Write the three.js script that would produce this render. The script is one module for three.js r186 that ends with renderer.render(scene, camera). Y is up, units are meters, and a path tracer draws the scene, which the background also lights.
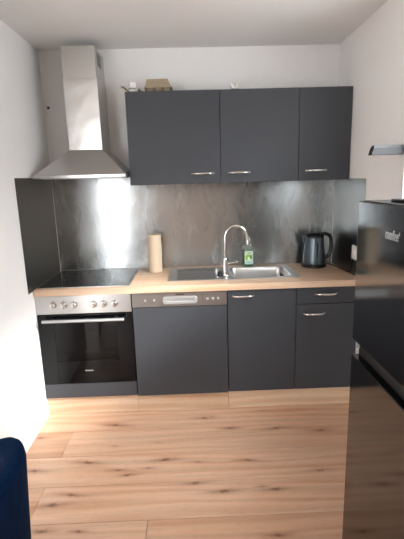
import * as THREE from 'three';
import { RoundedBoxGeometry } from 'three/addons/geometries/RoundedBoxGeometry.js';
import { TextGeometry } from 'three/addons/geometries/TextGeometry.js';
import { FontLoader } from 'three/addons/loaders/FontLoader.js';
import { mergeGeometries } from 'three/addons/utils/BufferGeometryUtils.js';
import { ImprovedNoise } from 'three/addons/math/ImprovedNoise.js';
import { RectAreaLightUniformsLib } from 'three/addons/lights/RectAreaLightUniformsLib.js';

// ---------------------------------------------------------------- camera, sky, daylight, exposure
const scene = new THREE.Scene();
const renderer = new THREE.WebGLRenderer({ antialias: true });
renderer.toneMapping = THREE.LinearToneMapping;
renderer.toneMappingExposure = 1.42;
renderer.shadowMap.enabled = true;
const camera = new THREE.PerspectiveCamera(65.9, 404 / 539, 0.05, 50);
{
  const m = new THREE.Matrix4().makeBasis(
    new THREE.Vector3(0.99926, -0.0283, 0.026),
    new THREE.Vector3(0.03316, 0.97686, -0.21127),
    new THREE.Vector3(-0.01942, 0.21198, 0.97708));
  camera.quaternion.setFromRotationMatrix(m);
  camera.position.set(0.9968, 1.5083, 2.5135);
}
RectAreaLightUniformsLib.init();
scene.background = new THREE.Color(0.86, 0.93, 1.0);
scene.backgroundIntensity = 3;
// hazy sun coming in over the fridge through the window of the right wall
const sun = new THREE.DirectionalLight(new THREE.Color(1.0, 0.985, 0.96), 5.2);
sun.position.set(1.507 * 5, 1.12 * 5, 0.783 * 5); sun.target.position.set(0, 0, 0); sun.castShadow = true; sun.shadow.radius = 20;
sun.shadow.mapSize.set(2048, 2048); Object.assign(sun.shadow.camera, { left: -6, right: 6, top: 6, bottom: -6, near: 0.1, far: 30 });
scene.add(sun, sun.target);
// daylight from outside the windows: [centre], width, height, point it faces, radiance
const DAY = [
  { at: [3.6, 3.3, 1.9], w: 2.4, h: 1.8, to: [1.9, 1.65, 1.1], k: 22, c: [0.95, 0.98, 1.0] },     // open sky high outside the right window
  { at: [-1.2, 3.3, 10.5], w: 5.5, h: 3.2, to: [-1.2, 1.0, 5.2], k: 14, c: [0.97, 0.99, 1.0] },   // open sky outside the balcony window
  { at: [-1.3, 1.12, 5.34], w: 1.64, h: 2.06, to: [-1.3, 1.12, 0], k: 4, c: [1.0, 0.99, 0.98] },   // sunlit balcony
  { at: [2.19, 1.78, 1.1], w: 1.3, h: 0.84, to: [0, 1.78, 1.1], k: 2.6, c: [0.97, 0.99, 1.0] },     // pale sky low outside the right window
];
for (const d of DAY) {
  const l = new THREE.RectAreaLight(new THREE.Color(...d.c), d.k, d.w, d.h);
  l.name = 'window_daylight';
  l.position.set(...d.at); l.lookAt(...d.to);
  scene.add(l);
}

// ---------------------------------------------------------------- helpers
let seed = 7;
const rnd = () => { seed = (seed * 1664525 + 1013904223) >>> 0; return seed / 4294967296; };
const pn = new ImprovedNoise();
const noise = (x, y, z = 0) => pn.noise(x, y, z);
const fbm = (x, y, z = 0, n = 4) => { let s = 0, a = 0.5; for (let i = 0; i < n; i++) { s += a * noise(x, y, z + i * 7.3); x *= 2.03; y *= 2.03; a *= 0.5; } return s; };
const clamp = (v, a, b) => Math.min(b, Math.max(a, v));
function metricUV(g, turn = false) {       // uv in metres, by the way each face points; u runs level on upright faces
  g = g.index ? g.toNonIndexed() : g;
  const p = g.attributes.position, uv = new Float32Array(p.count * 2);
  const a = new THREE.Vector3(), b = new THREE.Vector3(), c = new THREE.Vector3(), n = new THREE.Vector3();
  for (let i = 0; i < p.count; i += 3) {
    a.fromBufferAttribute(p, i); b.fromBufferAttribute(p, i + 1); c.fromBufferAttribute(p, i + 2);
    n.copy(b).sub(a).cross(c.clone().sub(a));
    const ax = Math.abs(n.x), ay = Math.abs(n.y), az = Math.abs(n.z);
    [a, b, c].forEach((v, k) => {
      let u, w;
      if (ay >= ax && ay >= az) { u = v.x; w = v.z; } else if (ax >= az) { u = v.z; w = v.y; } else { u = v.x; w = v.y; }
      if (turn) [u, w] = [w, u];
      uv[(i + k) * 2] = u; uv[(i + k) * 2 + 1] = w;
    });
  }
  g.setAttribute('uv', new THREE.BufferAttribute(uv, 2));
  return g;
}
// box from corner to corner with rounded edges
function bx(x0, x1, y0, y1, z0, z1, r = 0.001, seg = 2) {
  const w = x1 - x0, h = y1 - y0, d = z1 - z0, rr = Math.min(r, w / 2.01, h / 2.01, d / 2.01);
  const g = rr > 0 ? new RoundedBoxGeometry(w, h, d, seg, rr) : new THREE.BoxGeometry(w, h, d);
  g.translate((x0 + x1) / 2, (y0 + y1) / 2, (z0 + z1) / 2);
  return metricUV(g);
}
const cyl = (r0, r1, h, seg = 24) => new THREE.CylinderGeometry(r0, r1, h, seg);
const lathe = (pts, seg = 40) => new THREE.LatheGeometry(pts.map(([x, y]) => new THREE.Vector2(x, y)), seg);
const tube = (pts, r, n = 40, seg = 10) => new THREE.TubeGeometry(new THREE.CatmullRomCurve3(pts.map((p) => new THREE.Vector3(...p))), n, r, seg, false);
function merge(list) {
  const l = list.map((g) => { const q = g.index ? g.toNonIndexed() : g; for (const k of Object.keys(q.attributes)) if (!['position', 'normal', 'uv'].includes(k)) q.deleteAttribute(k); return q; });
  return l.length > 1 ? mergeGeometries(l) : l[0];
}
function mesh(name, g, m, parent) {
  const o = new THREE.Mesh(Array.isArray(g) ? merge(g) : g, m);
  o.name = name; o.castShadow = true; o.receiveShadow = true;
  (parent ?? scene).add(o);
  return o;
}
function thing(name, label, category, group) {
  const o = new THREE.Group(); o.name = name; o.userData = { label, category };
  if (group) o.userData.group = group;
  scene.add(o); return o;
}
function tag(o, label, category, group) { o.userData = { label, category }; if (group) o.userData.group = group; return o; }
function struct(name, g, m, label, category) {
  const o = mesh(name, g, m); o.userData = { kind: 'structure', label, category }; return o;
}
// a grid surface from a function of (u, v)
function surf(fn, nu, nv, uvs = [1, 1]) {
  const pos = [], uv = [], idx = [];
  for (let j = 0; j <= nv; j++) for (let i = 0; i <= nu; i++) { pos.push(...fn(i / nu, j / nv)); uv.push(i / nu * uvs[0], j / nv * uvs[1]); }
  for (let j = 0; j < nv; j++) for (let i = 0; i < nu; i++) { const a = j * (nu + 1) + i, b = a + 1, c = a + nu + 1, d = c + 1; idx.push(a, b, d, a, d, c); }
  const g = new THREE.BufferGeometry();
  g.setAttribute('position', new THREE.Float32BufferAttribute(pos, 3)); g.setAttribute('uv', new THREE.Float32BufferAttribute(uv, 2));
  g.setIndex(idx); g.computeVertexNormals(); return g;
}
// solid with a rectangle below and another above (frustum)
function frustum([ax0, ax1, az0, az1, ay], [bx0, bx1, bz0, bz1, by]) {
  const P = [[ax0, ay, az0], [ax1, ay, az0], [ax1, ay, az1], [ax0, ay, az1], [bx0, by, bz0], [bx1, by, bz0], [bx1, by, bz1], [bx0, by, bz1]];
  const q = (a, b, c, d) => [a, b, c, a, c, d];
  const I = [...q(0, 1, 2, 3), ...q(7, 6, 5, 4), ...q(3, 2, 6, 7), ...q(2, 1, 5, 6), ...q(1, 0, 4, 5), ...q(0, 3, 7, 4)];
  const g = new THREE.BufferGeometry();
  g.setAttribute('position', new THREE.Float32BufferAttribute(I.flatMap((i) => P[i]), 3));
  g.computeVertexNormals();
  return metricUV(g);
}

// thin metal sheet standing upright, its face gently uneven; along x (facing +z) or along z (facing side)
function sheet(a0, a1, y0, y1, p, side, amp = 0.0007, sc = 5) {
  const g = surf((u, v) => {
    const a = a0 + (a1 - a0) * u, y = y0 + (y1 - y0) * v, w = amp * (noise(a * sc, y * sc * 0.8, p * 9) + 0.5 * noise(a * sc * 2.3 + 4, y * sc * 2, 3)) + 0.0012;
    return side ? [p + side * w, y, side > 0 ? a0 + a1 - a : a] : [a, y, p + w];
  }, 110, 50, [a1 - a0, y1 - y0]);
  const back = side ? bx(Math.min(p, p + side * 0.0004), Math.max(p, p + side * 0.0004), y0, y1, a0, a1, 0) : bx(a0, a1, y0, y1, p, p + 0.0004, 0);
  return [g, back];
}

// ---------------------------------------------------------------- textures
function dataTex(w, h, fn, srgb = true) {
  const d = new Uint8Array(w * h * 4);
  for (let y = 0; y < h; y++) for (let x = 0; x < w; x++) {
    const c = fn(x / w, y / h), i = (y * w + x) * 4;
    if (typeof c === 'number') d[i] = d[i + 1] = d[i + 2] = clamp(c, 0, 1) * 255; else { d[i] = clamp(c[0], 0, 255); d[i + 1] = clamp(c[1], 0, 255); d[i + 2] = clamp(c[2], 0, 255); }
    d[i + 3] = 255;
  }
  const t = new THREE.DataTexture(d, w, h);
  t.wrapS = t.wrapT = THREE.RepeatWrapping; t.magFilter = THREE.LinearFilter; t.minFilter = THREE.LinearMipmapLinearFilter; t.generateMipmaps = true;
  if (srgb) t.colorSpace = THREE.SRGBColorSpace;
  t.needsUpdate = true; return t;
}
const rep = (t, x, y) => { t.repeat.set(x, y); return t; };
const mix3 = (a, b, t) => [a[0] + (b[0] - a[0]) * t, a[1] + (b[1] - a[1]) * t, a[2] + (b[2] - a[2]) * t];
// one oak board, grain along u; L, W its size in metres; knots: [x along, y across, radius, darkness] in metres
function boardTex(L, W, z, base, knots, px = 512, py = 96) {
  return dataTex(px, py, (u, v) => {
    const x = u * L, y = v * W;
    let yy = y, kd = 0, halo = 0;
    for (const [kx, ky, r, k] of knots) {
      const wob = 0.35 * r * noise(x * 60, y * 60, z + kx), dx = x - kx, dy = y - ky + wob + 0.25 * dx * noise(kx * 9, ky * 9, z);
      const d2 = (dx / 2.6) ** 2 + dy * dy;
      yy += Math.sign(dy || 1) * r * 0.9 * Math.exp(-d2 / (r * r * 6));
      const ed = Math.sqrt((dx / 2.1) ** 2 + (dy * 1.25) ** 2) * (1 + 0.5 * noise(x * 45 + kx, y * 110, z));
      kd = Math.max(kd, 0.7 * k * clamp(1.15 - ed / r, 0, 1) ** 0.8, 0.3 * k * Math.exp(-((dx / (r * 4.5)) ** 2 + (dy / (r * 0.3)) ** 2)));
      halo = Math.max(halo, 0.6 * k * Math.exp(-((dx / (r * 7)) ** 2 + (dy / (r * 1.5)) ** 2)));
    }
    const bow = yy + 0.03 * noise(x * 0.9, z * 3.1, 2) + 0.012 * noise(x * 3, yy * 8, z);
    const ring = 0.5 + 0.5 * Math.sin((bow * 95 + 5 * noise(x * 0.5, bow * 6, z)) + 2.5 * noise(x * 1.3, bow * 20, z));
    const fine = noise(x * 9, yy * 420, z), pores = noise(x * 26, yy * 800, z + 5);
    const cloud = fbm(x * 1.4, yy * 10, z + 3, 3), band = fbm(x * 0.7, yy * 34, z + 8, 3);
    let c = mix3(base, [base[0] * 0.84, base[1] * 0.76, base[2] * 0.70], clamp(ring * 0.4 + cloud * 1.1 + band * 0.9, 0, 1));
    const f = 1.03 + 0.05 * fine - 0.08 * clamp(pores - 0.2, 0, 1) * 2 + 0.13 * cloud + 0.16 * band;
    c = [c[0] * f, c[1] * f, c[2] * f];
    c = mix3(c, [base[0] * 0.72, base[1] * 0.60, base[2] * 0.54], halo);
    return mix3(c, [78, 52, 38], kd);
  });
}
const T = {};
T.plaster = rep(dataTex(256, 256, (u, v) => { const a = u * Math.PI * 2, b = v * Math.PI * 2; return 0.5 + 0.5 * fbm(9 * Math.cos(a) + 20, 9 * Math.sin(a) + 9 * Math.cos(b), 9 * Math.sin(b), 4) + 0.0; }, false), 1.6, 1.6);
// wiped streaks and finger marks on the steel sheets: only how dull the surface is
T.smear = rep(dataTex(512, 512, (u, v) => 0.27 + 0.04 * fbm(u * 8 + 0.9 * noise(v * 3, u * 3, 4), v * 3, 9, 3) + 0.014 * noise(u * 34 + 2 * noise(v * 4, u * 9, 1), v * 9, 3) + 0.02 * (rnd() - 0.5), false), 1.0, 1.0);
T.worktop = rep(boardTex(2.2, 0.6, 31, [212, 183, 156], [[0.9, 0.2, 0.004, 0.4], [1.7, 0.45, 0.004, 0.4]], 1024, 256), 1 / 2.2, 1 / 0.6);
T.plinth = rep(boardTex(1.2, 0.14, 12, [212, 187, 160], [], 512, 96), 1 / 1.2, 1 / 0.14);
T.laminate = rep(dataTex(128, 128, (u, v) => 0.5 + 0.5 * fbm(u * 40, v * 40, 3, 2), false), 4, 4);
T.velvet = rep(dataTex(256, 256, (u, v) => { const f = 1 + 0.5 * fbm(u * 12, v * 12, 2, 4); return [2 * f, 27 * f, 56 * f]; }), 2, 2);
T.paper = rep(dataTex(128, 128, (u, v) => 0.5 + 0.3 * Math.sin(u * 120) * Math.sin(v * 120) + 0.2 * noise(u * 40, v * 40), false), 4, 4);
T.pulp = rep(dataTex(128, 128, (u, v) => { const f = 1 + 0.3 * fbm(u * 20, v * 20, 8, 4); return [160 * f, 143 * f, 120 * f]; }), 6, 6);

const std = (o) => new THREE.MeshStandardMaterial(o), phy = (o) => new THREE.MeshPhysicalMaterial(o);
const M = {
  wall: std({ color: new THREE.Color(0.86, 0.847, 0.83), roughness: 0.95, bumpMap: T.plaster, bumpScale: 0.002 }),
  ceiling: std({ color: new THREE.Color(0.88, 0.868, 0.852), roughness: 0.95, bumpMap: T.plaster, bumpScale: 0.0015 }),
  screed: std({ color: 0x3a2c22, roughness: 0.95 }),
  frame: std({ color: 0xe8e8e6, roughness: 0.4 }),
  glass: phy({ color: 0xffffff, transmission: 1, thickness: 0, roughness: 0, ior: 1.45 }),
  sill: std({ color: 0x2f3236, roughness: 0.5 }),
  front: phy({ color: 0x3d4045, roughness: 0.5, specularIntensity: 0.7, bumpMap: T.laminate, bumpScale: 0.00008 }),
  carcass: std({ color: 0x3c3e42, roughness: 0.6 }),
  worktop: std({ map: T.worktop, roughness: 0.42 }),
  plinth: std({ map: T.plinth, roughness: 0.5 }),
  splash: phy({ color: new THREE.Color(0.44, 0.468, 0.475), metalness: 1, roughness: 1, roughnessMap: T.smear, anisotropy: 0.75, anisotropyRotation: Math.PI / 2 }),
  darkenedSideSheet: phy({ color: new THREE.Color(0.2, 0.205, 0.2), metalness: 1, roughness: 0.3, anisotropy: 0.5, anisotropyRotation: Math.PI / 2 }),  // the dark room these sheets would mirror is put into the metal colour
  steel: phy({ color: new THREE.Color(0.52, 0.515, 0.505), metalness: 1, roughness: 0.3, anisotropy: 0.6, anisotropyRotation: Math.PI / 2 }),
  hoodSteel: phy({ color: new THREE.Color(0.58, 0.57, 0.555), metalness: 1, roughness: 0.3 }),
  sink: phy({ color: new THREE.Color(0.60, 0.60, 0.59), metalness: 1, roughness: 0.33 }),
  chrome: std({ color: new THREE.Color(0.75, 0.76, 0.78), metalness: 1, roughness: 0.08 }),
  nickel: std({ color: new THREE.Color(0.66, 0.64, 0.61), metalness: 1, roughness: 0.25 }),
  blackGlass: phy({ color: 0x050608, roughness: 0.05, specularIntensity: 0.55 }),
  tinted: phy({ color: new THREE.Color(0.25, 0.24, 0.23), transmission: 1, thickness: 0, roughness: 0.02, ior: 1.5, specularIntensity: 0.5 }),
  enamel: std({ color: 0x2a2622, roughness: 0.35 }),
  black: std({ color: 0x0b0b0c, roughness: 0.45 }),
  blackGloss: std({ color: 0x0c0d0f, roughness: 0.2 }),
  dwPanel: std({ color: new THREE.Color(0.27, 0.25, 0.235), metalness: 0.8, roughness: 0.35 }),
  silver: std({ color: 0xb9bcbd, metalness: 0.6, roughness: 0.35 }),
  whitePlastic: std({ color: 0xe6e4e0, roughness: 0.4 }),
  fridgeDoor: phy({ color: new THREE.Color(0.095, 0.097, 0.102), metalness: 1, roughness: 0.08 }),
  fridgeBody: std({ color: 0x17181a, roughness: 0.4 }),
  logo: std({ color: 0xc9ccce, metalness: 0.7, roughness: 0.35 }),
  velvet: phy({ map: T.velvet, roughness: 1, specularIntensity: 0.25, sheen: 0.15, sheenColor: new THREE.Color(0.02, 0.15, 0.4), sheenRoughness: 0.4 }),
  paper: std({ color: 0xd9c6ad, roughness: 0.95, bumpMap: T.paper, bumpScale: 0.0008 }),
  cardboard: std({ color: 0x9b7d5c, roughness: 0.9 }),
  pulp: std({ map: T.pulp, roughness: 0.95 }),
  kettle: phy({ color: 0x5f6a73, roughness: 0.32, metalness: 0.6 }),
  bar: std({ color: 0x222427, roughness: 0.6 }),
};

// ---------------------------------------------------------------- the room
const ZB = -0.55, W = 2.04, HC = 2.38, ZR = 5.2, XL = -2.6;
const floor = struct('floor', bx(XL - 0.1, W + 0.12, -0.12, -0.013, ZB - 0.1, ZR + 0.1, 0), M.screed, 'knotty oak plank floor running across the kitchen', 'floor');
struct('ceiling', bx(XL - 0.1, W + 0.12, HC, HC + 0.1, ZB - 0.1, ZR + 0.1, 0), M.ceiling, 'plain white ceiling above the kitchen', 'ceiling');
struct('wall_back', bx(-0.12, W + 0.12, -0.013, HC, ZB - 0.1, ZB, 0), M.wall, 'white wall behind the cabinets and extractor hood', 'wall');
struct('wall_left', bx(-0.12, 0, -0.013, HC, ZB, 1.05, 0), M.wall, 'bright white wall on the left beside the oven', 'wall');
struct('wall_left_return', bx(XL, -0.12, -0.013, HC, 0.93, 1.05, 0), M.wall, 'white wall of the adjoining room, out of the picture', 'wall');
struct('wall_far_left', bx(XL - 0.1, XL, -0.013, HC, 0.93, ZR, 0), M.wall, 'white far left wall of the adjoining room, out of the picture', 'wall');
struct('wall_right', [
  bx(W, W + 0.12, -0.013, HC, ZB, 0.45, 0), bx(W, W + 0.12, -0.013, 1.36, 0.45, 1.75, 0), bx(W, W + 0.12, 2.2, HC, 0.45, 1.75, 0), bx(W, W + 0.12, -0.013, HC, 1.75, ZR, 0),
], M.wall, 'white wall on the right above the black fridge', 'wall');
struct('wall_rear', [
  bx(XL, -2.15, -0.013, HC, ZR, ZR + 0.1, 0), bx(-2.15, -0.48, 2.15, HC, ZR, ZR + 0.1, 0), bx(-2.15, -0.48, -0.013, 0.09, ZR, ZR + 0.1, 0),
  bx(-0.48, W + 0.12, -0.013, HC, ZR, ZR + 0.1, 0),
], M.wall, 'white wall with a window behind the viewer', 'wall');
// windows: frame of four rails, pane as children of a group
function windowAt(n, label, axis, a0, a1, y0, y1, p0, p1, sill) {   // axis: 'x' = lies in a wall facing x
  const o = new THREE.Group(); o.name = 'window_' + n; o.userData = { kind: 'structure', label, category: 'window' }; scene.add(o);
  const B = (u0, u1, v0, v1, q0, q1, r) => axis === 'x' ? bx(q0, q1, v0, v1, u0, u1, r) : bx(u0, u1, v0, v1, q0, q1, r);
  const t = 0.055;
  mesh('window_frame', [B(a0, a1, y0, y0 + t, p0, p1, 0.004), B(a0, a1, y1 - t, y1, p0, p1, 0.004), B(a0, a0 + t, y0 + t, y1 - t, p0, p1, 0.004), B(a1 - t, a1, y0 + t, y1 - t, p0, p1, 0.004)], M.frame, o);
  const m = (p0 + p1) / 2;
  mesh('pane', B(a0 + t - 0.005, a1 - t + 0.005, y0 + t - 0.005, y1 - t + 0.005, m - 0.003, m + 0.003, 0), M.glass, o);
  if (sill) mesh('window_sill', sill, M.sill, o).userData = { label: 'dark window sill board' };
  return o;
}
windowAt(1, 'bright window in right wall just above the fridge', 'x', 0.45, 1.75, 1.36, 2.2, W + 0.06, W + 0.12, bx(W - 0.03, W + 0.07, 1.345, 1.365, 0.37, 1.81, 0.004));
windowAt(2, 'tall balcony window behind the viewer', 'z', -2.15, -0.48, 0.09, 2.15, ZR + 0.04, ZR + 0.1);  // window read off its reflection; its width is enlarged to admit more light

// floor boards, each one a piece of the floor; boards run along x
{
  const RW = 0.2365, Z0 = -0.047, BL = 2.4, gap = 0.0012;
  const view = {   // knots seen in the five nearest rows: [x, z, radius, darkness]
    0: [[0.468, 0.129, 0.016, 1], [1.03, 0.09, 0.012, 0.8], [1.08, 0.075, 0.008, 0.4], [1.42, 0.03, 0.006, 0.5]],
    1: [[1.187, 0.212, 0.011, 0.9], [1.467, 0.231, 0.013, 0.8], [0.033, 0.235, 0.014, 0.6], [0.75, 0.33, 0.006, 0.3], [1.73, 0.27, 0.016, 0.7], [0.5, 0.345, 0.007, 0.4]],
    2: [[0.38, 0.482, 0.014, 0.95], [0.802, 0.484, 0.014, 0.95], [0.555, 0.553, 0.01, 0.7], [0.715, 0.547, 0.008, 0.6], [0.609, 0.595, 0.009, 0.9], [0.101, 0.532, 0.014, 0.8], [1.258, 0.517, 0.012, 0.8], [0.984, 0.516, 0.01, 0.5], [1.623, 0.619, 0.012, 0.6]],
    3: [[0.278, 0.782, 0.015, 0.85], [0.357, 0.722, 0.013, 0.8], [0.966, 0.675, 0.013, 0.7], [1.109, 0.74, 0.013, 0.9], [1.362, 0.741, 0.013, 0.85], [1.3, 0.72, 0.008, 0.5]],
    4: [[0.279, 0.935, 0.013, 0.8], [0.443, 0.945, 0.009, 0.8], [1.321, 1.012, 0.011, 0.8], [0.72, 1.03, 0.008, 0.5]],
  };
  const firstJoint = { 0: -0.2, 1: 0.215, 2: -0.15, 3: 0.205, 4: 0.75 };
  const tones = [[214, 176, 148], [208, 169, 140], [218, 181, 153], [202, 162, 133]];
  const shared = [];
  for (let k = 0; k < 6; k++) {
    const kn = []; for (let i = 0; i < 4; i++) kn.push([0.2 + rnd() * 1.7, 0.03 + rnd() * 0.17, 0.007 + rnd() * 0.008, 0.5 + rnd() * 0.5]);
    shared.push(std({ map: boardTex(BL, RW, 50 + k * 9, tones[k % 4], kn), roughness: 0.42 }));
  }
  const rows = Math.ceil((ZR - ZB) / RW) + 3;
  let n = 0;
  for (let r = -3; r < rows; r++) {
    const z0 = Math.max(Z0 + r * RW, ZB), z1 = Math.min(Z0 + (r + 1) * RW, ZR);
    if (z1 - z0 < 0.01) continue;
    let x = (firstJoint[r] ?? (rnd() * BL)); while (x > XL) x -= BL;
    const left = z1 < 1.0 ? 0 : XL;
    for (; x < W; x += BL) {
      const a = Math.max(x, left), b = Math.min(x + BL, W);
      if (b - a < 0.02) continue;
      const g = bx(a + gap, b - gap, -0.013, 0, z0 + gap, z1 - gap, 0.0008, 1);
      const p = g.attributes.position, uv = g.attributes.uv;
      for (let i = 0; i < p.count; i++) uv.setXY(i, (p.getX(i) - x) / BL, (p.getZ(i) - (Z0 + r * RW)) / RW);
      let m = shared[n % 6];
      if (view[r]) m = std({ map: boardTex(BL, RW, 3 + r * 11 + Math.round(x * 5), tones[(r * 3 + (x > 0 ? 1 : 0)) % 4], view[r].map(([kx, kz, q, d]) => [kx - x, kz - (Z0 + r * RW), q, d]), 1024, 128), roughness: 0.42 });
      mesh('plank', g, m, floor); n++;
    }
  }
}

// ---------------------------------------------------------------- steel sheets behind and beside the worktop
const HT = 0.868;      // worktop height
tag(mesh('splashback', sheet(0.005, W - 0.005, HT, 1.545, ZB + 0.001, 0), M.splash), 'brushed steel splashback sheet on the back wall above the worktop', 'splashback');
tag(mesh('side_splashback', sheet(ZB + 0.006, 0.085, HT - 0.006, 1.545, 0.001, 1), M.darkenedSideSheet), 'dark looking steel side sheet on the left wall beside the hob', 'splashback');
tag(mesh('side_splashback_001', sheet(ZB + 0.006, 0.007, HT, 1.486, W - 0.001, -1), M.darkenedSideSheet), 'steel side sheet on the right wall next to the kettle', 'splashback');

// ---------------------------------------------------------------- cabinets
const HP = 0.129, HF = 0.828;   // top of the plinth, underside of the worktop
function bowHandle(parent, x0, x1, y, z) {       // bow handle lying level on a front at depth z
  const c = (x0 + x1) / 2, w = (x1 - x0) / 2, g = [];
  g.push(surf((u, v) => {
    const t = (u * 2 - 1), a = v * Math.PI * 2, h = 0.003 + 0.027 * Math.pow(Math.max(0, 1 - Math.pow(Math.abs(t), 3.2)), 0.6);
    const ry = 0.0062 * (1 - 0.25 * t * t), rz = 0.0042;
    return [c + t * w, y + ry * Math.cos(a), z + h + rz * Math.sin(a)];
  }, 36, 12));
  for (const s of [-1, 1]) { const f = cyl(0.0065, 0.0075, 0.008, 16); f.rotateX(Math.PI / 2); f.translate(c + s * (w - 0.004), y, z + 0.004); g.push(f); }
  return mesh('handle', g, M.nickel, parent);
}
function carcass(parent, x0, x1, y0, y1, z0, z1, open) {
  const t = 0.016;
  mesh('body', [bx(x0, x0 + t, y0, y1, z0, z1, 0.0005), bx(x1 - t, x1, y0, y1, z0, z1, 0.0005), bx(x0 + t, x1 - t, y0, y0 + t, z0, z1, 0.0005), ...(open ? [] : [bx(x0 + t, x1 - t, y1 - t, y1, z0, z1, 0.0005)]), bx(x0 + t, x1 - t, y0 + t, y1 - t, z0, z0 + 0.006, 0)], M.carcass, parent);
}
const FZ = -0.018;     // back face of the base fronts; fronts end at z = 0
{
  const a = thing('base_cabinet', 'anthracite sink base cabinet with one door right of the dishwasher', 'cabinet');
  carcass(a, 1.203, 1.637, HP, HF, ZB + 0.012, FZ - 0.002, true);
  const d = mesh('door', bx(1.203, 1.637, HP + 0.002, HF - 0.004, FZ, 0, 0.0012), M.front, a);
  bowHandle(d, 1.231, 1.371, 0.786, 0);
  const b = thing('base_cabinet_001', 'anthracite base cabinet with a drawer over a door beside the fridge', 'cabinet');
  carcass(b, 1.641, W - 0.006, HP, HF, ZB + 0.012, FZ - 0.002);
  const dr = mesh('drawer', bx(1.641, W - 0.008, 0.718, HF - 0.004, FZ, 0, 0.0012), M.front, b);
  bowHandle(dr, 1.757, 1.893, 0.782, 0);
  const dd = mesh('door', bx(1.641, W - 0.008, HP + 0.002, 0.714, FZ, 0, 0.0012), M.front, b);
  bowHandle(dd, 1.68, 1.82, 0.654, 0);
}
tag(mesh('plinth_board', bx(0.002, 0.599, 0.001, HP - 0.003, -0.034, -0.018, 0.001), M.plinth), 'pale oak plinth board under the oven', 'plinth', );
tag(mesh('plinth_board_001', bx(0.601, 1.199, 0.001, HP - 0.012, -0.036, -0.02, 0.001), M.plinth), 'pale oak plinth board under the dishwasher', 'plinth');
tag(mesh('plinth_board_002', bx(1.201, W - 0.006, 0.001, HP - 0.003, -0.034, -0.018, 0.001), M.plinth), 'pale oak plinth board under the two base cabinets', 'plinth');

// worktop with cut-outs left for the sink bowl
{
  const z0 = ZB + 0.006, z1 = 0.016, y0 = HF, y1 = HT, x0 = 0.005, x1 = W - 0.005;
  const sx0 = 0.85, sx1 = 1.665, sz0 = -0.455, sz1 = -0.125;
  tag(mesh('worktop', [bx(x0, sx0, y0, y1, z0, z1, 0.0015), bx(sx1, x1, y0, y1, z0, z1, 0.0015), bx(sx0, sx1, y0, y1, z0, sz0, 0), bx(sx0, sx1, y0, y1, sz1, z1, 0)], M.worktop), 'light oak worktop running the full width of the kitchen', 'worktop');
}

// wall cabinets
{
  const yb = 1.481, yt = 2.053, zf = -0.2535;
  const rows = [
    [0.603, 1.191, 1.004, 1.147, 'wide anthracite wall cabinet next to the extractor hood'],
    [1.193, 1.697, 1.242, 1.38, 'middle anthracite wall cabinet above the tap'],
    [1.699, 2.034, 1.746, 1.88, 'narrow anthracite wall cabinet beside the right wall'],
  ];
  rows.forEach(([x0, x1, h0, h1, label], i) => {
    const c = thing(i ? 'wall_cabinet_00' + i : 'wall_cabinet', label, 'cabinet', 'wall cabinets');
    carcass(c, x0, x1, yb + 0.002, yt, ZB + 0.006, zf - 0.02);
    const d = mesh('door', bx(x0 + 0.0005, x1 - 0.0005, yb, yt, zf - 0.018, zf, 0.0012), M.front, c);
    bowHandle(d, h0, h1, 1.5445, zf);
  });
}

// ---------------------------------------------------------------- extractor hood
{
  const h = thing('extractor_hood', 'stainless steel chimney extractor hood above the black hob', 'extractor hood');
  const x0 = 0.035, x1 = 0.6, zf = -0.1, zb = ZB + 0.006, y0 = 1.537, y1 = 1.556;
  mesh('lip', bx(x0, x1, y0, y1, zb, zf, 0.002), M.steel, h);
  mesh('canopy', frustum([x0 + 0.004, x1 - 0.004, zb, zf - 0.004, y1], [0.222, 0.438, zb, -0.268, 1.712]), M.hoodSteel, h);
  mesh('lower_chimney', [bx(0.224, 0.436, 1.712, 2.14, zb, -0.2705, 0.003), sheet(0.2255, 0.4345, 1.714, 2.138, -0.271, 0, 0.0016, 7)[0]], M.hoodSteel, h);
  const up = mesh('upper_chimney', [bx(0.228, 0.432, 2.14, 2.328, zb, -0.2745, 0.003), sheet(0.2295, 0.4305, 2.14, 2.326, -0.275, 0, 0.0016, 7)[0]], M.hoodSteel, h);
  for (let i = 0; i < 6; i++) mesh('vent_slot', bx(0.4318, 0.4332, 2.23 + i * 0.013, 2.237 + i * 0.013, -0.44, -0.33, 0), M.black, up);
  mesh('filter', bx(x0 + 0.04, x1 - 0.04, y0 - 0.004, y0, zb + 0.05, zf - 0.05, 0.001), M.silver, h);
  mesh('corner_cap', [bx(x1, x1 + 0.014, y0 - 0.004, y1 + 0.012, zf - 0.06, zf + 0.002, 0.002)], M.black, h).userData = { label: 'black plastic end cap' };
}

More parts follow.
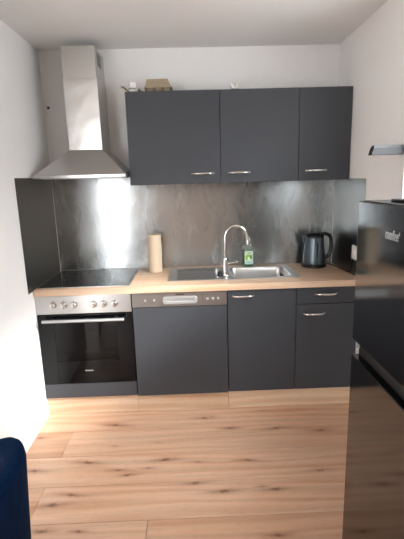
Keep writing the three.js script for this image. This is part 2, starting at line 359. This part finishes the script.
// ---------------------------------------------------------------- oven and hob
{
  const o = thing('built_in_oven', 'built-in oven with steel knob panel and black glass door', 'oven');
  const x0 = 0.003, x1 = 0.597, t = 0.016, zb = ZB + 0.012;
  mesh('body', [bx(x0, x0 + t, HP, HF, zb, -0.024, 0), bx(x1 - t, x1, HP, HF, zb, -0.024, 0), bx(x0 + t, x1 - t, HP, HP + t, zb, -0.024, 0), bx(x0 + t, x1 - t, HP + t, HF, zb, zb + 0.006, 0)], M.carcass, o);
  // baking chamber, open to the front
  const cx0 = 0.075, cx1 = 0.525, cy0 = 0.28, cy1 = 0.66, cz0 = -0.46;
  mesh('baking_chamber', [bx(cx0 - 0.01, cx0, cy0, cy1, cz0, -0.026, 0), bx(cx1, cx1 + 0.01, cy0, cy1, cz0, -0.026, 0), bx(cx0 - 0.01, cx1 + 0.01, cy0 - 0.01, cy0, cz0, -0.026, 0), bx(cx0 - 0.01, cx1 + 0.01, cy1, cy1 + 0.01, cz0, -0.026, 0), bx(cx0 - 0.01, cx1 + 0.01, cy0, cy1, cz0 - 0.01, cz0, 0)], M.enamel, o);
  for (const y of [0.42, 0.52]) {
    const g = [tube([[cx0 + 0.002, y, -0.05], [cx1 - 0.002, y, -0.05]], 0.004, 4, 8), tube([[cx0 + 0.002, y, -0.42], [cx1 - 0.002, y, -0.42]], 0.004, 4, 8)];
    for (let i = 0; i < 14; i++) { const x = cx0 + 0.02 + i * (cx1 - cx0 - 0.04) / 13; g.push(tube([[x, y, -0.42], [x, y, -0.05]], 0.002, 2, 6)); }
    mesh('rack', g, M.nickel, o);
  }
  const p = mesh('control_panel', bx(x0, x1, 0.706, HF - 0.004, -0.024, 0, 0.002), M.steel, o);
  for (const x of [0.111, 0.177, 0.242, 0.364, 0.425, 0.492]) {
    const k = lathe([[0, 0.026], [0.0165, 0.026], [0.018, 0.024], [0.0195, 0.004], [0.022, 0.003], [0.022, 0], [0, 0]], 28);
    k.rotateX(Math.PI / 2); k.translate(x, 0.766, 0);
    mesh('knob', [k, bx(x - 0.004, x + 0.004, 0.766 - 0.017, 0.766 + 0.017, 0.02, 0.033, 0.002)], M.nickel, p);
    mesh('index_mark', bx(x - 0.0012, x + 0.0012, 0.792, 0.798, 0, 0.0004, 0), M.black, p);
  }
  mesh('indicator_lamp', [bx(0.428, 0.433, 0.803, 0.808, 0, 0.002, 0.0008)], M.black, p);
  // door: black glass border round a tinted pane
  const d = mesh('door', [bx(x0, 0.1, 0.232, 0.7, -0.022, 0, 0.001), bx(0.5, x1, 0.232, 0.7, -0.022, 0, 0.001), bx(0.1, 0.5, 0.232, 0.385, -0.022, 0, 0.001), bx(0.1, 0.5, 0.642, 0.7, -0.022, 0, 0.001)], M.blackGlass, o);
  mesh('pane', bx(0.099, 0.501, 0.384, 0.643, -0.008, -0.002, 0), M.tinted, d);
  const hg = tube([[0.046, 0.672, 0.042], [0.3, 0.672, 0.042], [0.55, 0.672, 0.042]], 0.0095, 8, 16);
  const caps = [0.046, 0.55].map((x) => { const c = new THREE.SphereGeometry(0.0095, 14, 10); c.scale(0.3, 1, 1); c.translate(x, 0.672, 0.042); return c; });
  const hd = mesh('handle', [hg, ...caps], M.silver, d);
  for (const x of [0.1, 0.497]) mesh('handle_post', bx(x - 0.012, x + 0.012, 0.664, 0.68, 0, 0.036, 0.003), M.black, hd);
  // small pale maker's mark, too small in the photograph to read
  const marks = []; for (let i = 0; i < 9; i++) marks.push(bx(0.272 + i * 0.006, 0.2763 + i * 0.006, 0.3155, 0.3155 + (i % 3 === 1 ? 0.0085 : 0.0065), 0, 0.0006, 0));
  mesh('door_mark', marks, M.logo, d).userData = { label: 'small pale lettering mark' };
  mesh('base_panel', bx(x0, x1, HP + 0.002, 0.228, -0.02, 0, 0.0012), M.front, o);
  const hob = thing('glass_hob', 'black glass ceramic hob set in the worktop above the oven', 'hob');
  mesh('glass_plate', bx(0.016, 0.588, HT, HT + 0.005, -0.53, -0.022, 0.0015), M.blackGlass, hob);
  mesh('rim', [bx(0.013, 0.591, HT, HT + 0.006, -0.022, -0.018, 0.001), bx(0.013, 0.591, HT, HT + 0.006, -0.534, -0.53, 0.001), bx(0.013, 0.016, HT, HT + 0.006, -0.53, -0.022, 0.0005), bx(0.588, 0.591, HT, HT + 0.006, -0.53, -0.022, 0.0005)], M.steel, hob);
  for (const [x, z, r] of [[0.16, -0.16, 0.09], [0.44, -0.16, 0.072], [0.16, -0.4, 0.072], [0.44, -0.4, 0.09]]) {
    const g = new THREE.RingGeometry(r - 0.0016, r, 48); g.rotateX(-Math.PI / 2); g.translate(x, HT + 0.0053, z);
    mesh('cooking_zone_ring', g, std({ color: 0x4a4d50, roughness: 0.4 }), hob);
  }
}

// ---------------------------------------------------------------- dishwasher
{
  const o = thing('dishwasher', 'built-in dishwasher with dark control strip and grey door panel', 'dishwasher');
  const x0 = 0.603, x1 = 1.197;
  mesh('body', bx(x0, x1, HP, HF - 0.002, ZB + 0.014, -0.03, 0.002), M.carcass, o);
  const p = mesh('control_panel', bx(x0, x1, 0.732, HF - 0.003, -0.03, 0.004, 0.003), M.dwPanel, o);
  mesh('door_panel', bx(x0, x1, HP - 0.004, 0.729, -0.022, 0.0, 0.0012), M.front, o);
  // grip: a long silver shell round a hollow
  const out = new THREE.Shape(), hole = new THREE.Path();
  const rr = (s, x, y, w, h, r) => { s.moveTo(x + r, y); s.lineTo(x + w - r, y); s.absarc(x + w - r, y + r, r, -Math.PI / 2, 0); s.lineTo(x + w, y + h - r); s.absarc(x + w - r, y + h - r, r, 0, Math.PI / 2); s.lineTo(x + r, y + h); s.absarc(x + r, y + h - r, r, Math.PI / 2, Math.PI); s.lineTo(x, y + r); s.absarc(x + r, y + r, r, Math.PI, Math.PI * 1.5); };
  rr(out, 0.797, 0.752, 0.213, 0.044, 0.016); rr(hole, 0.815, 0.764, 0.177, 0.022, 0.009);
  out.holes.push(hole);
  const eg = new THREE.ExtrudeGeometry(out, { depth: 0.006, bevelEnabled: true, bevelSize: 0.002, bevelThickness: 0.002, bevelSegments: 2, curveSegments: 8 }); eg.translate(0, 0, 0.005);
  const hn = mesh('handle', eg, M.silver, p);
  mesh('grip_hollow', bx(0.813, 0.994, 0.763, 0.787, 0.0035, 0.006, 0.0005), M.silver, hn);
  for (const x of [0.685, 0.741]) { const g = lathe([[0, 0.007], [0.006, 0.007], [0.0075, 0.005], [0.0075, 0], [0, 0]], 20); g.rotateX(Math.PI / 2); g.translate(x, 0.776, 0.004); mesh('button', g, M.silver, p); }
  for (const x of [1.076, 1.11, 1.142]) { const g = lathe([[0, 0.007], [0.0075, 0.007], [0.009, 0.005], [0.009, 0], [0, 0]], 20); g.rotateX(Math.PI / 2); g.translate(x, 0.775, 0.004); mesh('button', g, M.silver, p); }
  for (let i = 0; i < 4; i++) mesh('indicator', bx(1.042, 1.0465, 0.756 + i * 0.013, 0.7605 + i * 0.013, 0.004, 0.0052, 0.0003), M.black, p);
  mesh('panel_mark', bx(0.878, 0.93, 0.807, 0.813, 0.004, 0.0046, 0), M.black, p);
}

// ---------------------------------------------------------------- sink, tap
{
  const s = thing('kitchen_sink', 'stainless steel sink with ribbed drainer left of the bowl', 'sink');
  const X0 = 0.825, X1 = 1.69, Z0 = -0.478, Z1 = -0.1, y = HT;
  // bowl and drainer tray as dished surfaces sharing one rim
  const dish = (x0, x1, z0, z1, depth, r, ribs) => surf((u, v) => {
    const x = x0 + (x1 - x0) * u, z = z0 + (z1 - z0) * v;
    const ex = Math.min(x - x0, x1 - x), ez = Math.min(z - z0, z1 - z);
    const e = ex < r && ez < r ? r - Math.hypot(r - ex, r - ez) : Math.min(ex, ez);
    const q = clamp(e / (r * 0.9), 0, 1), f = q * q * (3 - 2 * q);
    return [x, y + 0.0035 - depth * f + (ribs && f > 0.9 ? 0.0025 * Math.cos((z - z0) * 2 * Math.PI / 0.035) : 0), z];
  }, 64, 72);
  const flip = (g) => { const i = g.index.array; for (let k = 0; k < i.length; k += 3) { const t = i[k]; i[k] = i[k + 1]; i[k + 1] = t; } g.computeVertexNormals(); return g; };
  const bX0 = 1.25, bX1 = 1.645, bZ0 = -0.452, bZ1 = -0.135, dX0 = 0.862, dX1 = 1.165, dZ0 = -0.445, dZ1 = -0.135;
  mesh('rim', [bx(X0, X1, y, y + 0.004, Z0, bZ0, 0.0012), bx(X0, X1, y, y + 0.004, bZ1, Z1, 0.0012), bx(bX1, X1, y, y + 0.004, bZ0, bZ1, 0.001), bx(dX1, bX0, y, y + 0.004, bZ0, bZ1, 0.001), bx(X0, dX0, y, y + 0.004, bZ0, bZ1, 0.001), bx(dX0, dX1, y, y + 0.004, bZ0, dZ0, 0.001)], M.sink, s);
  mesh('bowl', flip(dish(bX0, bX1, bZ0, bZ1, 0.15, 0.05, false)), M.sink, s);
  mesh('drainer', flip(dish(dX0, dX1, dZ0, dZ1, 0.012, 0.02, true)), M.sink, s);
  const dr = lathe([[0, 0.003], [0.02, 0.003], [0.035, 0.005], [0.04, 0.001], [0.04, 0]], 28); dr.translate(1.45, y - 0.1465, -0.29);
  mesh('drain', dr, M.chrome, s);
  const kn = lathe([[0, 0.03], [0.012, 0.03], [0.016, 0.026], [0.016, 0.006], [0.02, 0.002], [0.02, 0], [0, 0]], 24); kn.translate(1.168, y + 0.004, -0.2);
  mesh('drain_knob', kn, M.black, s).userData = { label: 'black drain knob' };

  const f = thing('mixer_tap', 'chrome mixer tap with high swan neck spout over the sink', 'tap');
  const fx = 1.207, fz = -0.2, b = y + 0.004;
  const body = lathe([[0, 0], [0.027, 0], [0.028, 0.006], [0.021, 0.014], [0.02, 0.11], [0.017, 0.12], [0.011, 0.126], [0, 0.126]], 30); body.translate(fx, b, fz);
  mesh('body', body, M.chrome, f);
  const pts = [[fx, b + 0.12, fz], [fx, b + 0.2, fz], [fx, b + 0.25, fz]], R = 0.074;
  for (let i = 1; i <= 12; i++) { const a = Math.PI - i * Math.PI / 12 * 1.0; pts.push([fx + R + R * Math.cos(a), b + 0.25 + R * 1.1 * Math.sin(a), fz]); }
  pts.push([fx + 2 * R + 0.003, b + 0.232, fz]);
  mesh('spout', tube(pts, 0.0092, 70, 14), M.chrome, f);
  const ae = cyl(0.0115, 0.0115, 0.03, 20); ae.translate(fx + 2 * R + 0.003, b + 0.222, fz); mesh('aerator', ae, M.chrome, f);
  mesh('lever', [tube([[fx + 0.015, b + 0.083, fz], [fx + 0.04, b + 0.086, fz + 0.002], [fx + 0.078, b + 0.092, fz + 0.004]], 0.0065, 16, 12), new THREE.SphereGeometry(0.0068, 12, 10).translate(fx + 0.078, b + 0.092, fz + 0.004)], M.chrome, f);
}

// ---------------------------------------------------------------- things on the worktop
{
  const o = thing('paper_towel_roll', 'upright beige paper towel roll standing on the worktop', 'paper roll');
  const g = lathe([[0.02, 0], [0.047, 0], [0.0485, 0.003], [0.0485, 0.266], [0.047, 0.269], [0.02, 0.269]], 40); g.translate(0.723, HT, -0.425);
  mesh('paper', g, M.paper, o);
  const c = lathe([[0.018, 0.001], [0.02, 0.001], [0.02, 0.27], [0.018, 0.27], [0.018, 0.001]], 28); c.translate(0.723, HT, -0.425);
  mesh('core', c, M.cardboard, o);
  mesh('loose_sheet', surf((u, v) => { const a = 0.3 + u * 0.9, r = 0.0488 + 0.004 * u * u; return [0.723 + r * Math.sin(a), HT + 0.003 + v * 0.262, -0.425 + r * Math.cos(a)]; }, 14, 2), M.paper, o);
}
{
  const o = thing('dish_soap_bottle', 'clear dish soap bottle with green liquid behind the sink', 'bottle');
  const bxx = 1.405, bz = -0.512;
  const prof = [[0.0, 0.7], [0.004, 0.94], [0.012, 1], [0.09, 1], [0.125, 0.97], [0.148, 0.84], [0.165, 0.6], [0.178, 0.34], [0.184, 0.3]];
  const sec = (k, s0) => { const g = surf((u, v) => {
    const y = s0[0] + (s0[1] - s0[0]) * v; let r = 1; for (let i = 0; i < prof.length - 1; i++) if (y >= prof[i][0] && y <= prof[i + 1][0]) r = prof[i][1] + (prof[i + 1][1] - prof[i][1]) * (y - prof[i][0]) / (prof[i + 1][0] - prof[i][0]);
    const a = u * Math.PI * 2, c = Math.cos(a), s = Math.sin(a), e = 0.7;
    return [bxx + (0.039 - k) * r * Math.sign(c) * Math.abs(c) ** e, HT + k + y, bz - (0.024 - k) * r * Math.sign(s) * Math.abs(s) ** e];
  }, 40, 30); return g; };
  mesh('bottle_body', [sec(0, [0.0, 0.184])], phy({ color: 0xf4fbf6, transmission: 0.9, thickness: 0, roughness: 0.06, ior: 1.45 }), o);
  const top = 0.112, lid = new THREE.CircleGeometry(1, 40); lid.rotateX(-Math.PI / 2); lid.scale(0.036, 1, 0.0215); lid.translate(bxx, HT + 0.0015 + top, bz);
  mesh('soap', [sec(0.0015, [0.0, top]), lid], phy({ color: 0x0c8a50, roughness: 0.2, transmission: 0.25, thickness: 0, ior: 1.33 }), o).userData = { label: 'green washing-up liquid' };
  const cap = lathe([[0, 0.035], [0.006, 0.035], [0.007, 0.022], [0.0125, 0.02], [0.0125, 0], [0, 0]], 20); cap.translate(bxx, HT + 0.183, bz);
  mesh('cap', cap, phy({ color: 0xdfe8e4, roughness: 0.35 }), o);
  const cv = document.createElement('canvas'); cv.width = 128; cv.height = 192; const q = cv.getContext('2d');
  q.fillStyle = '#d7ead0'; q.fillRect(0, 0, 128, 192); q.fillStyle = '#9fcf4a'; q.beginPath(); q.ellipse(48, 92, 40, 46, 0.4, 0, 7); q.fill(); q.fillStyle = '#e8f3dd'; q.beginPath(); q.ellipse(60, 110, 18, 26, 0.3, 0, 7); q.fill();
  q.fillStyle = '#1d7a55'; q.fillRect(84, 60, 22, 56); q.fillStyle = '#bfe4dd'; q.fillRect(0, 150, 128, 42); q.fillStyle = '#57705f'; q.fillRect(40, 24, 52, 8); q.fillRect(30, 160, 60, 6);
  const lt = new THREE.CanvasTexture(cv); lt.colorSpace = THREE.SRGBColorSpace;
  mesh('label', surf((u, v) => { const x = -0.031 + 0.062 * u; const s = Math.pow(Math.max(0, 1 - Math.pow(Math.abs(x / 0.039), 1 / 0.35)), 0.35); return [bxx + x, HT + 0.018 + 0.098 * v, bz + 0.0243 * s + 0.0004]; }, 16, 2), std({ map: lt, roughness: 0.5 }), o);
}
{
  const o = thing('electric_kettle', 'dark grey electric kettle with black handle on the worktop', 'kettle');
  const kx = 1.868, kz = -0.425, b = HT;
  const base = lathe([[0, 0], [0.084, 0], [0.087, 0.004], [0.086, 0.018], [0.08, 0.022], [0, 0.022]], 44); base.translate(kx, b, kz); mesh('base', base, M.black, o);
  const body = lathe([[0, 0.023], [0.078, 0.023], [0.08, 0.03], [0.0785, 0.06], [0.0725, 0.14], [0.067, 0.205], [0.066, 0.215], [0.06, 0.218]], 52); body.translate(kx, b, kz); mesh('body', body, M.kettle, o);
  const lid = lathe([[0.066, 0.214], [0.0665, 0.224], [0.062, 0.234], [0.045, 0.241], [0.02, 0.244], [0, 0.244]], 44); lid.translate(kx, b, kz);
  mesh('lid', lid, M.black, o);
  const sp = frustum([-0.012, 0.02, -0.012, 0.012, 0.165], [-0.03, 0.02, -0.024, 0.024, 0.226]); sp.translate(kx - 0.06, b, kz);
  mesh('spout', sp, M.kettle, o);
  // handle: broad loop on the right
  const hp = [[kx + 0.05, b + 0.232, kz], [kx + 0.085, b + 0.234, kz + 0.002], [kx + 0.112, b + 0.215, kz + 0.004], [kx + 0.12, b + 0.17, kz + 0.005], [kx + 0.116, b + 0.11, kz + 0.004], [kx + 0.098, b + 0.072, kz + 0.002], [kx + 0.068, b + 0.064, kz]];
  mesh('handle', tube(hp, 0.0125, 50, 14), M.blackGloss, o);
  mesh('water_gauge', bx(kx - 0.004, kx + 0.004, b + 0.07, b + 0.18, kz + 0.066, kz + 0.0775, 0.002), M.blackGloss, o);
  mesh('cord', tube([[kx + 0.08, b + 0.012, kz], [kx + 0.1, b + 0.018, kz - 0.01], [kx + 0.12, b + 0.012, kz + 0.01], [kx + 0.14, b + 0.009, kz + 0.06], [kx + 0.155, b + 0.008, kz + 0.18], [kx + 0.157, b + 0.016, kz + 0.28], [kx + 0.154, b + 0.11, kz + 0.335]], 0.0035, 60, 8), M.black, o);
}
{
  const s = thing('wall_socket', 'white double socket on the right steel sheet behind the fridge edge', 'socket');
  mesh('cover_plate', bx(W - 0.012, W - 0.004, 0.975, 1.065, -0.135, -0.045, 0.003), M.whitePlastic, s);
  const g = lathe([[0.0195, 0.002], [0.022, 0.004], [0.0225, 0], [0.0195, 0]], 24); g.rotateZ(Math.PI / 2); g.translate(W - 0.012, 1.02, -0.09);
  mesh('socket_ring', g, M.whitePlastic, s);
}

// ---------------------------------------------------------------- things on top of the wall cabinets
{
  const y = 2.053;
  const e = thing('egg_carton', 'grey brown egg carton lying on the wide wall cabinet', 'egg carton');
  const x0 = 0.725, x1 = 0.89, z0 = -0.44, z1 = -0.315;
  const cups = [];
  for (let i = 0; i < 3; i++) for (let j = 0; j < 2; j++) cups.push(lathe([[0, 0], [0.014, 0], [0.02, 0.006], [0.027, 0.03], [0.0275, 0.033]], 18).translate(x0 + 0.0285 + i * 0.054, y, z0 + 0.032 + j * 0.061));
  mesh('tray', [...cups, bx(x0 - 0.006, x1 + 0.006, y + 0.03, y + 0.036, z0 - 0.004, z1 + 0.004, 0.002)], M.pulp, e);
  mesh('lid', frustum([x0, x1, z0, z1, y + 0.036], [x0 + 0.012, x1 - 0.02, z0 + 0.012, z1 - 0.014, y + 0.086]), M.pulp, e);
  const c = thing('small_carton', 'small white printed carton beside the egg carton', 'carton');
  const g = bx(-0.019, 0.019, 0, 0.062, -0.019, 0.019, 0.002); g.rotateY(0.35); g.translate(0.645, y, -0.31); mesh('box', g, M.whitePlastic, c);
  const st = bx(-0.0194, 0.0194, 0.02, 0.03, -0.0194, 0.0194, 0); st.rotateY(0.35); st.translate(0.645, y, -0.31); mesh('printed_band', st, std({ color: 0x8f8c7c, roughness: 0.7 }), c);
  const w = thing('dried_twig', 'thin brown dried twig poking out beside the small white carton', 'twig');
  mesh('stem', tube([[0.685, y + 0.005, -0.335], [0.64, y + 0.006, -0.345], [0.6, y + 0.03, -0.33], [0.575, y + 0.042, -0.31]], 0.004, 20, 7), std({ color: 0x7a6248, roughness: 0.9 }), w);
  for (const [x, yy, z, r] of [[0.588, 0.04, -0.322, 0.4], [0.612, 0.02, -0.336, -0.7], [0.6, 0.03, -0.33, 1.2]]) {
    const l = new THREE.SphereGeometry(0.011, 10, 8); l.scale(1, 0.35, 0.6); l.rotateZ(r); l.translate(x, y + yy, z); mesh('leaf', l, std({ color: 0x86705a, roughness: 0.9 }), w);
  }
  const p = thing('paper_wedge', 'small folded brown paper wedge left of the egg carton', 'paper');
  const ws = new THREE.Shape(); ws.moveTo(0, 0); ws.lineTo(0.05, 0); ws.lineTo(0.012, 0.038); ws.closePath();
  const wg = new THREE.ExtrudeGeometry(ws, { depth: 0.02, bevelEnabled: true, bevelSize: 0.001, bevelThickness: 0.001, bevelSegments: 1 }); wg.translate(0.668, y + 0.001, -0.38);
  mesh('fold', wg, std({ color: 0x6f6656, roughness: 0.9 }), p);
  const t = thing('tape_roll', 'small white ring of tape standing on the middle wall cabinet', 'tape roll');
  const tg = lathe([[0.011, -0.012], [0.027, -0.012], [0.0275, -0.011], [0.0275, 0.011], [0.027, 0.012], [0.011, 0.012], [0.011, -0.012]], 36); tg.rotateX(Math.PI / 2); tg.translate(1.293, y + 0.0345, -0.3);
  mesh('tape', tg, M.whitePlastic, t);
  mesh('stand', bx(1.27, 1.316, y, y + 0.0085, -0.315, -0.285, 0.002), M.black, t);
}
tag(mesh('wall_hole', lathe([[0, 0.001], [0.006, 0.003], [0.009, 0.002], [0.0095, 0]], 16).rotateX(Math.PI / 2).translate(0.031, 2.019, ZB), M.black), 'small black cap on the back wall left of the hood chimney', 'wall cap');

// ---------------------------------------------------------------- fridge
{
  const f = thing('fridge', 'tall black fridge freezer with mirror-like doors standing at the right', 'fridge');
  const X = 1.507, z0 = 1.243, z1 = 1.793, top = 1.43, dx = 0.045;
  mesh('body', bx(X + dx + 0.004, W - 0.02, 0.02, top - 0.006, z0 + 0.002, z1 - 0.002, 0.004), M.fridgeBody, f);
  const ud = mesh('door', bx(X, X + dx, 0.986, top, z0, z1, 0.003, 3), M.fridgeDoor, f);
  mesh('door', bx(X, X + dx, 0.04, 0.932, z0, z1, 0.003, 3), M.fridgeDoor, f);
  mesh('grip_recess', bx(X + 0.022, X + dx + 0.004, 0.932, 0.986, z0 + 0.006, z1 - 0.006, 0.001), M.black, f);
  mesh('hinge', [bx(X + 0.012, X + 0.03, 0.955, 0.984, z0 + 0.004, z0 + 0.01, 0.002)], M.silver, f);
  mesh('top_cover', bx(X + 0.01, W - 0.02, top - 0.006, top + 0.002, z0 + 0.006, z1 - 0.006, 0.002), M.fridgeBody, f);
  for (const [x, z] of [[X + 0.09, z0 + 0.05], [X + 0.09, z1 - 0.05], [W - 0.08, z0 + 0.05], [W - 0.08, z1 - 0.05]]) mesh('foot', cyl(0.018, 0.02, 0.022, 18).translate(x, 0.011, z), M.black, f);
  const font = await new FontLoader().loadAsync('fonts/droid/droid_sans_bold.typeface.json');
  const g = new TextGeometry("comfee'", { font, size: 0.019, depth: 0.0012, curveSegments: 5, bevelEnabled: false });
  g.computeBoundingBox(); const bw = g.boundingBox.max.x; g.scale(0.076 / bw, 1.25, 1); g.rotateY(-Math.PI / 2); g.translate(X - 0.0002, 1.342, 1.431);
  mesh('logo', g, M.logo, ud);
}
{
  const o = thing('small_tray', 'small flat black tray lying on top of the fridge', 'tray');
  mesh('tray_base', bx(1.545, 1.745, 1.4325, 1.4365, 1.37, 1.45, 0.0015), M.black, o);
  mesh('tray_rim', [bx(1.545, 1.745, 1.4365, 1.441, 1.446, 1.45, 0.001), bx(1.545, 1.745, 1.4365, 1.441, 1.37, 1.374, 0.001), bx(1.545, 1.549, 1.4365, 1.441, 1.374, 1.446, 0.001), bx(1.741, 1.745, 1.4365, 1.441, 1.374, 1.446, 0.001)], M.black, o);
}
// bar reaching out of the right wall
{
  const s = new THREE.Shape(); s.moveTo(1.882, 1.602); s.lineTo(W - 0.001, 1.602); s.lineTo(W - 0.001, 1.633); s.lineTo(1.891, 1.633); s.closePath();
  const g = new THREE.ExtrudeGeometry(s, { depth: 0.04, bevelEnabled: true, bevelSize: 0.0015, bevelThickness: 0.0015, bevelSegments: 2 });
  g.translate(0, 0, 0.395);
  const o = thing('wall_bar', 'dark grey bar with slanted end reaching out from the right wall', 'bar');
  mesh('bar', g, M.bar, o);
  mesh('top_strip', frustum([1.892, W - 0.001, 0.395, 0.435, 1.635], [1.896, W - 0.001, 0.399, 0.427, 1.646]), std({ color: 0x34363a, roughness: 0.6 }), o);
}

// ---------------------------------------------------------------- chair
{
  const c = thing('tub_chair', 'navy velvet tub chair at the lower left', 'chair');
  const A = 0.27, B = 0.275, E = 0.62, th = 0.055;
  // shell, local: opens towards -x; plan is a rounded square
  const plan = (a, k) => { const cc = Math.cos(a), ss = Math.sin(a); return [(A - k) * Math.sign(cc) * Math.abs(cc) ** E, (B - k) * Math.sign(ss) * Math.abs(ss) ** E]; };
  const amax = 2.1, yb = 0.36;
  const rim = (a) => 0.80 - 0.16 * clamp((Math.abs(a) - 0.9) / 1.2, 0, 1) ** 1.5;
  const section = [[0.012, 0], [0.0, 0.02], [0, 0.5], [0, 0.92], [0.004, 0.965], [0.015, 0.99], [th / 2, 1], [th - 0.015, 0.99], [th - 0.004, 0.965], [th, 0.92], [th, 0.5], [th, 0]];
  const shell = surf((u, v) => {
    const a = -amax + 2 * amax * u, f = v * (section.length - 1), i = Math.min(section.length - 2, Math.floor(f)), w = f - i;
    const k = section[i][0] + (section[i + 1][0] - section[i][0]) * w, h = section[i][1] + (section[i + 1][1] - section[i][1]) * w;
    const [x, z] = plan(a, k); const y = yb + (rim(a) - yb) * h;
    return [x + 0.03 * (h - 0.5), y, z];
  }, 72, 44, [3, 1]);
  const ends = [-1, 1].map((s) => surf((u, v) => {
    const i0 = section[Math.min(5, Math.round(u * 5))], i1 = section[section.length - 1 - Math.min(5, Math.round(u * 5))], k = i0[0] + (i1[0] - i0[0]) * v, h = i0[1];
    const [x, z] = plan(s * amax, k); return [x + 0.03 * (h - 0.5), yb + (rim(s * amax) - yb) * h, z];
  }, 5, 1));
  mesh('backrest', [shell, ...ends], M.velvet, c);
  const seat = new RoundedBoxGeometry(0.5, 0.11, 0.46, 4, 0.04); seat.translate(-0.04, 0.415, 0); mesh('seat', seat, M.velvet, c);
  for (const [x, z] of [[0.17, 0.17], [0.17, -0.17], [-0.22, 0.17], [-0.22, -0.17]]) {
    const l = cyl(0.016, 0.01, 0.37, 16); l.translate(0, 0.185, 0); l.rotateZ(x > 0 ? 0.08 : -0.08); l.translate(x, 0, z); l.translate(0, 0.001, 0); mesh('leg', l, M.black, c);
  }
  c.position.set(0.235, 0, 1.63); c.rotation.y = -0.12;
}

scene.updateMatrixWorld(true);
renderer.render(scene, camera);
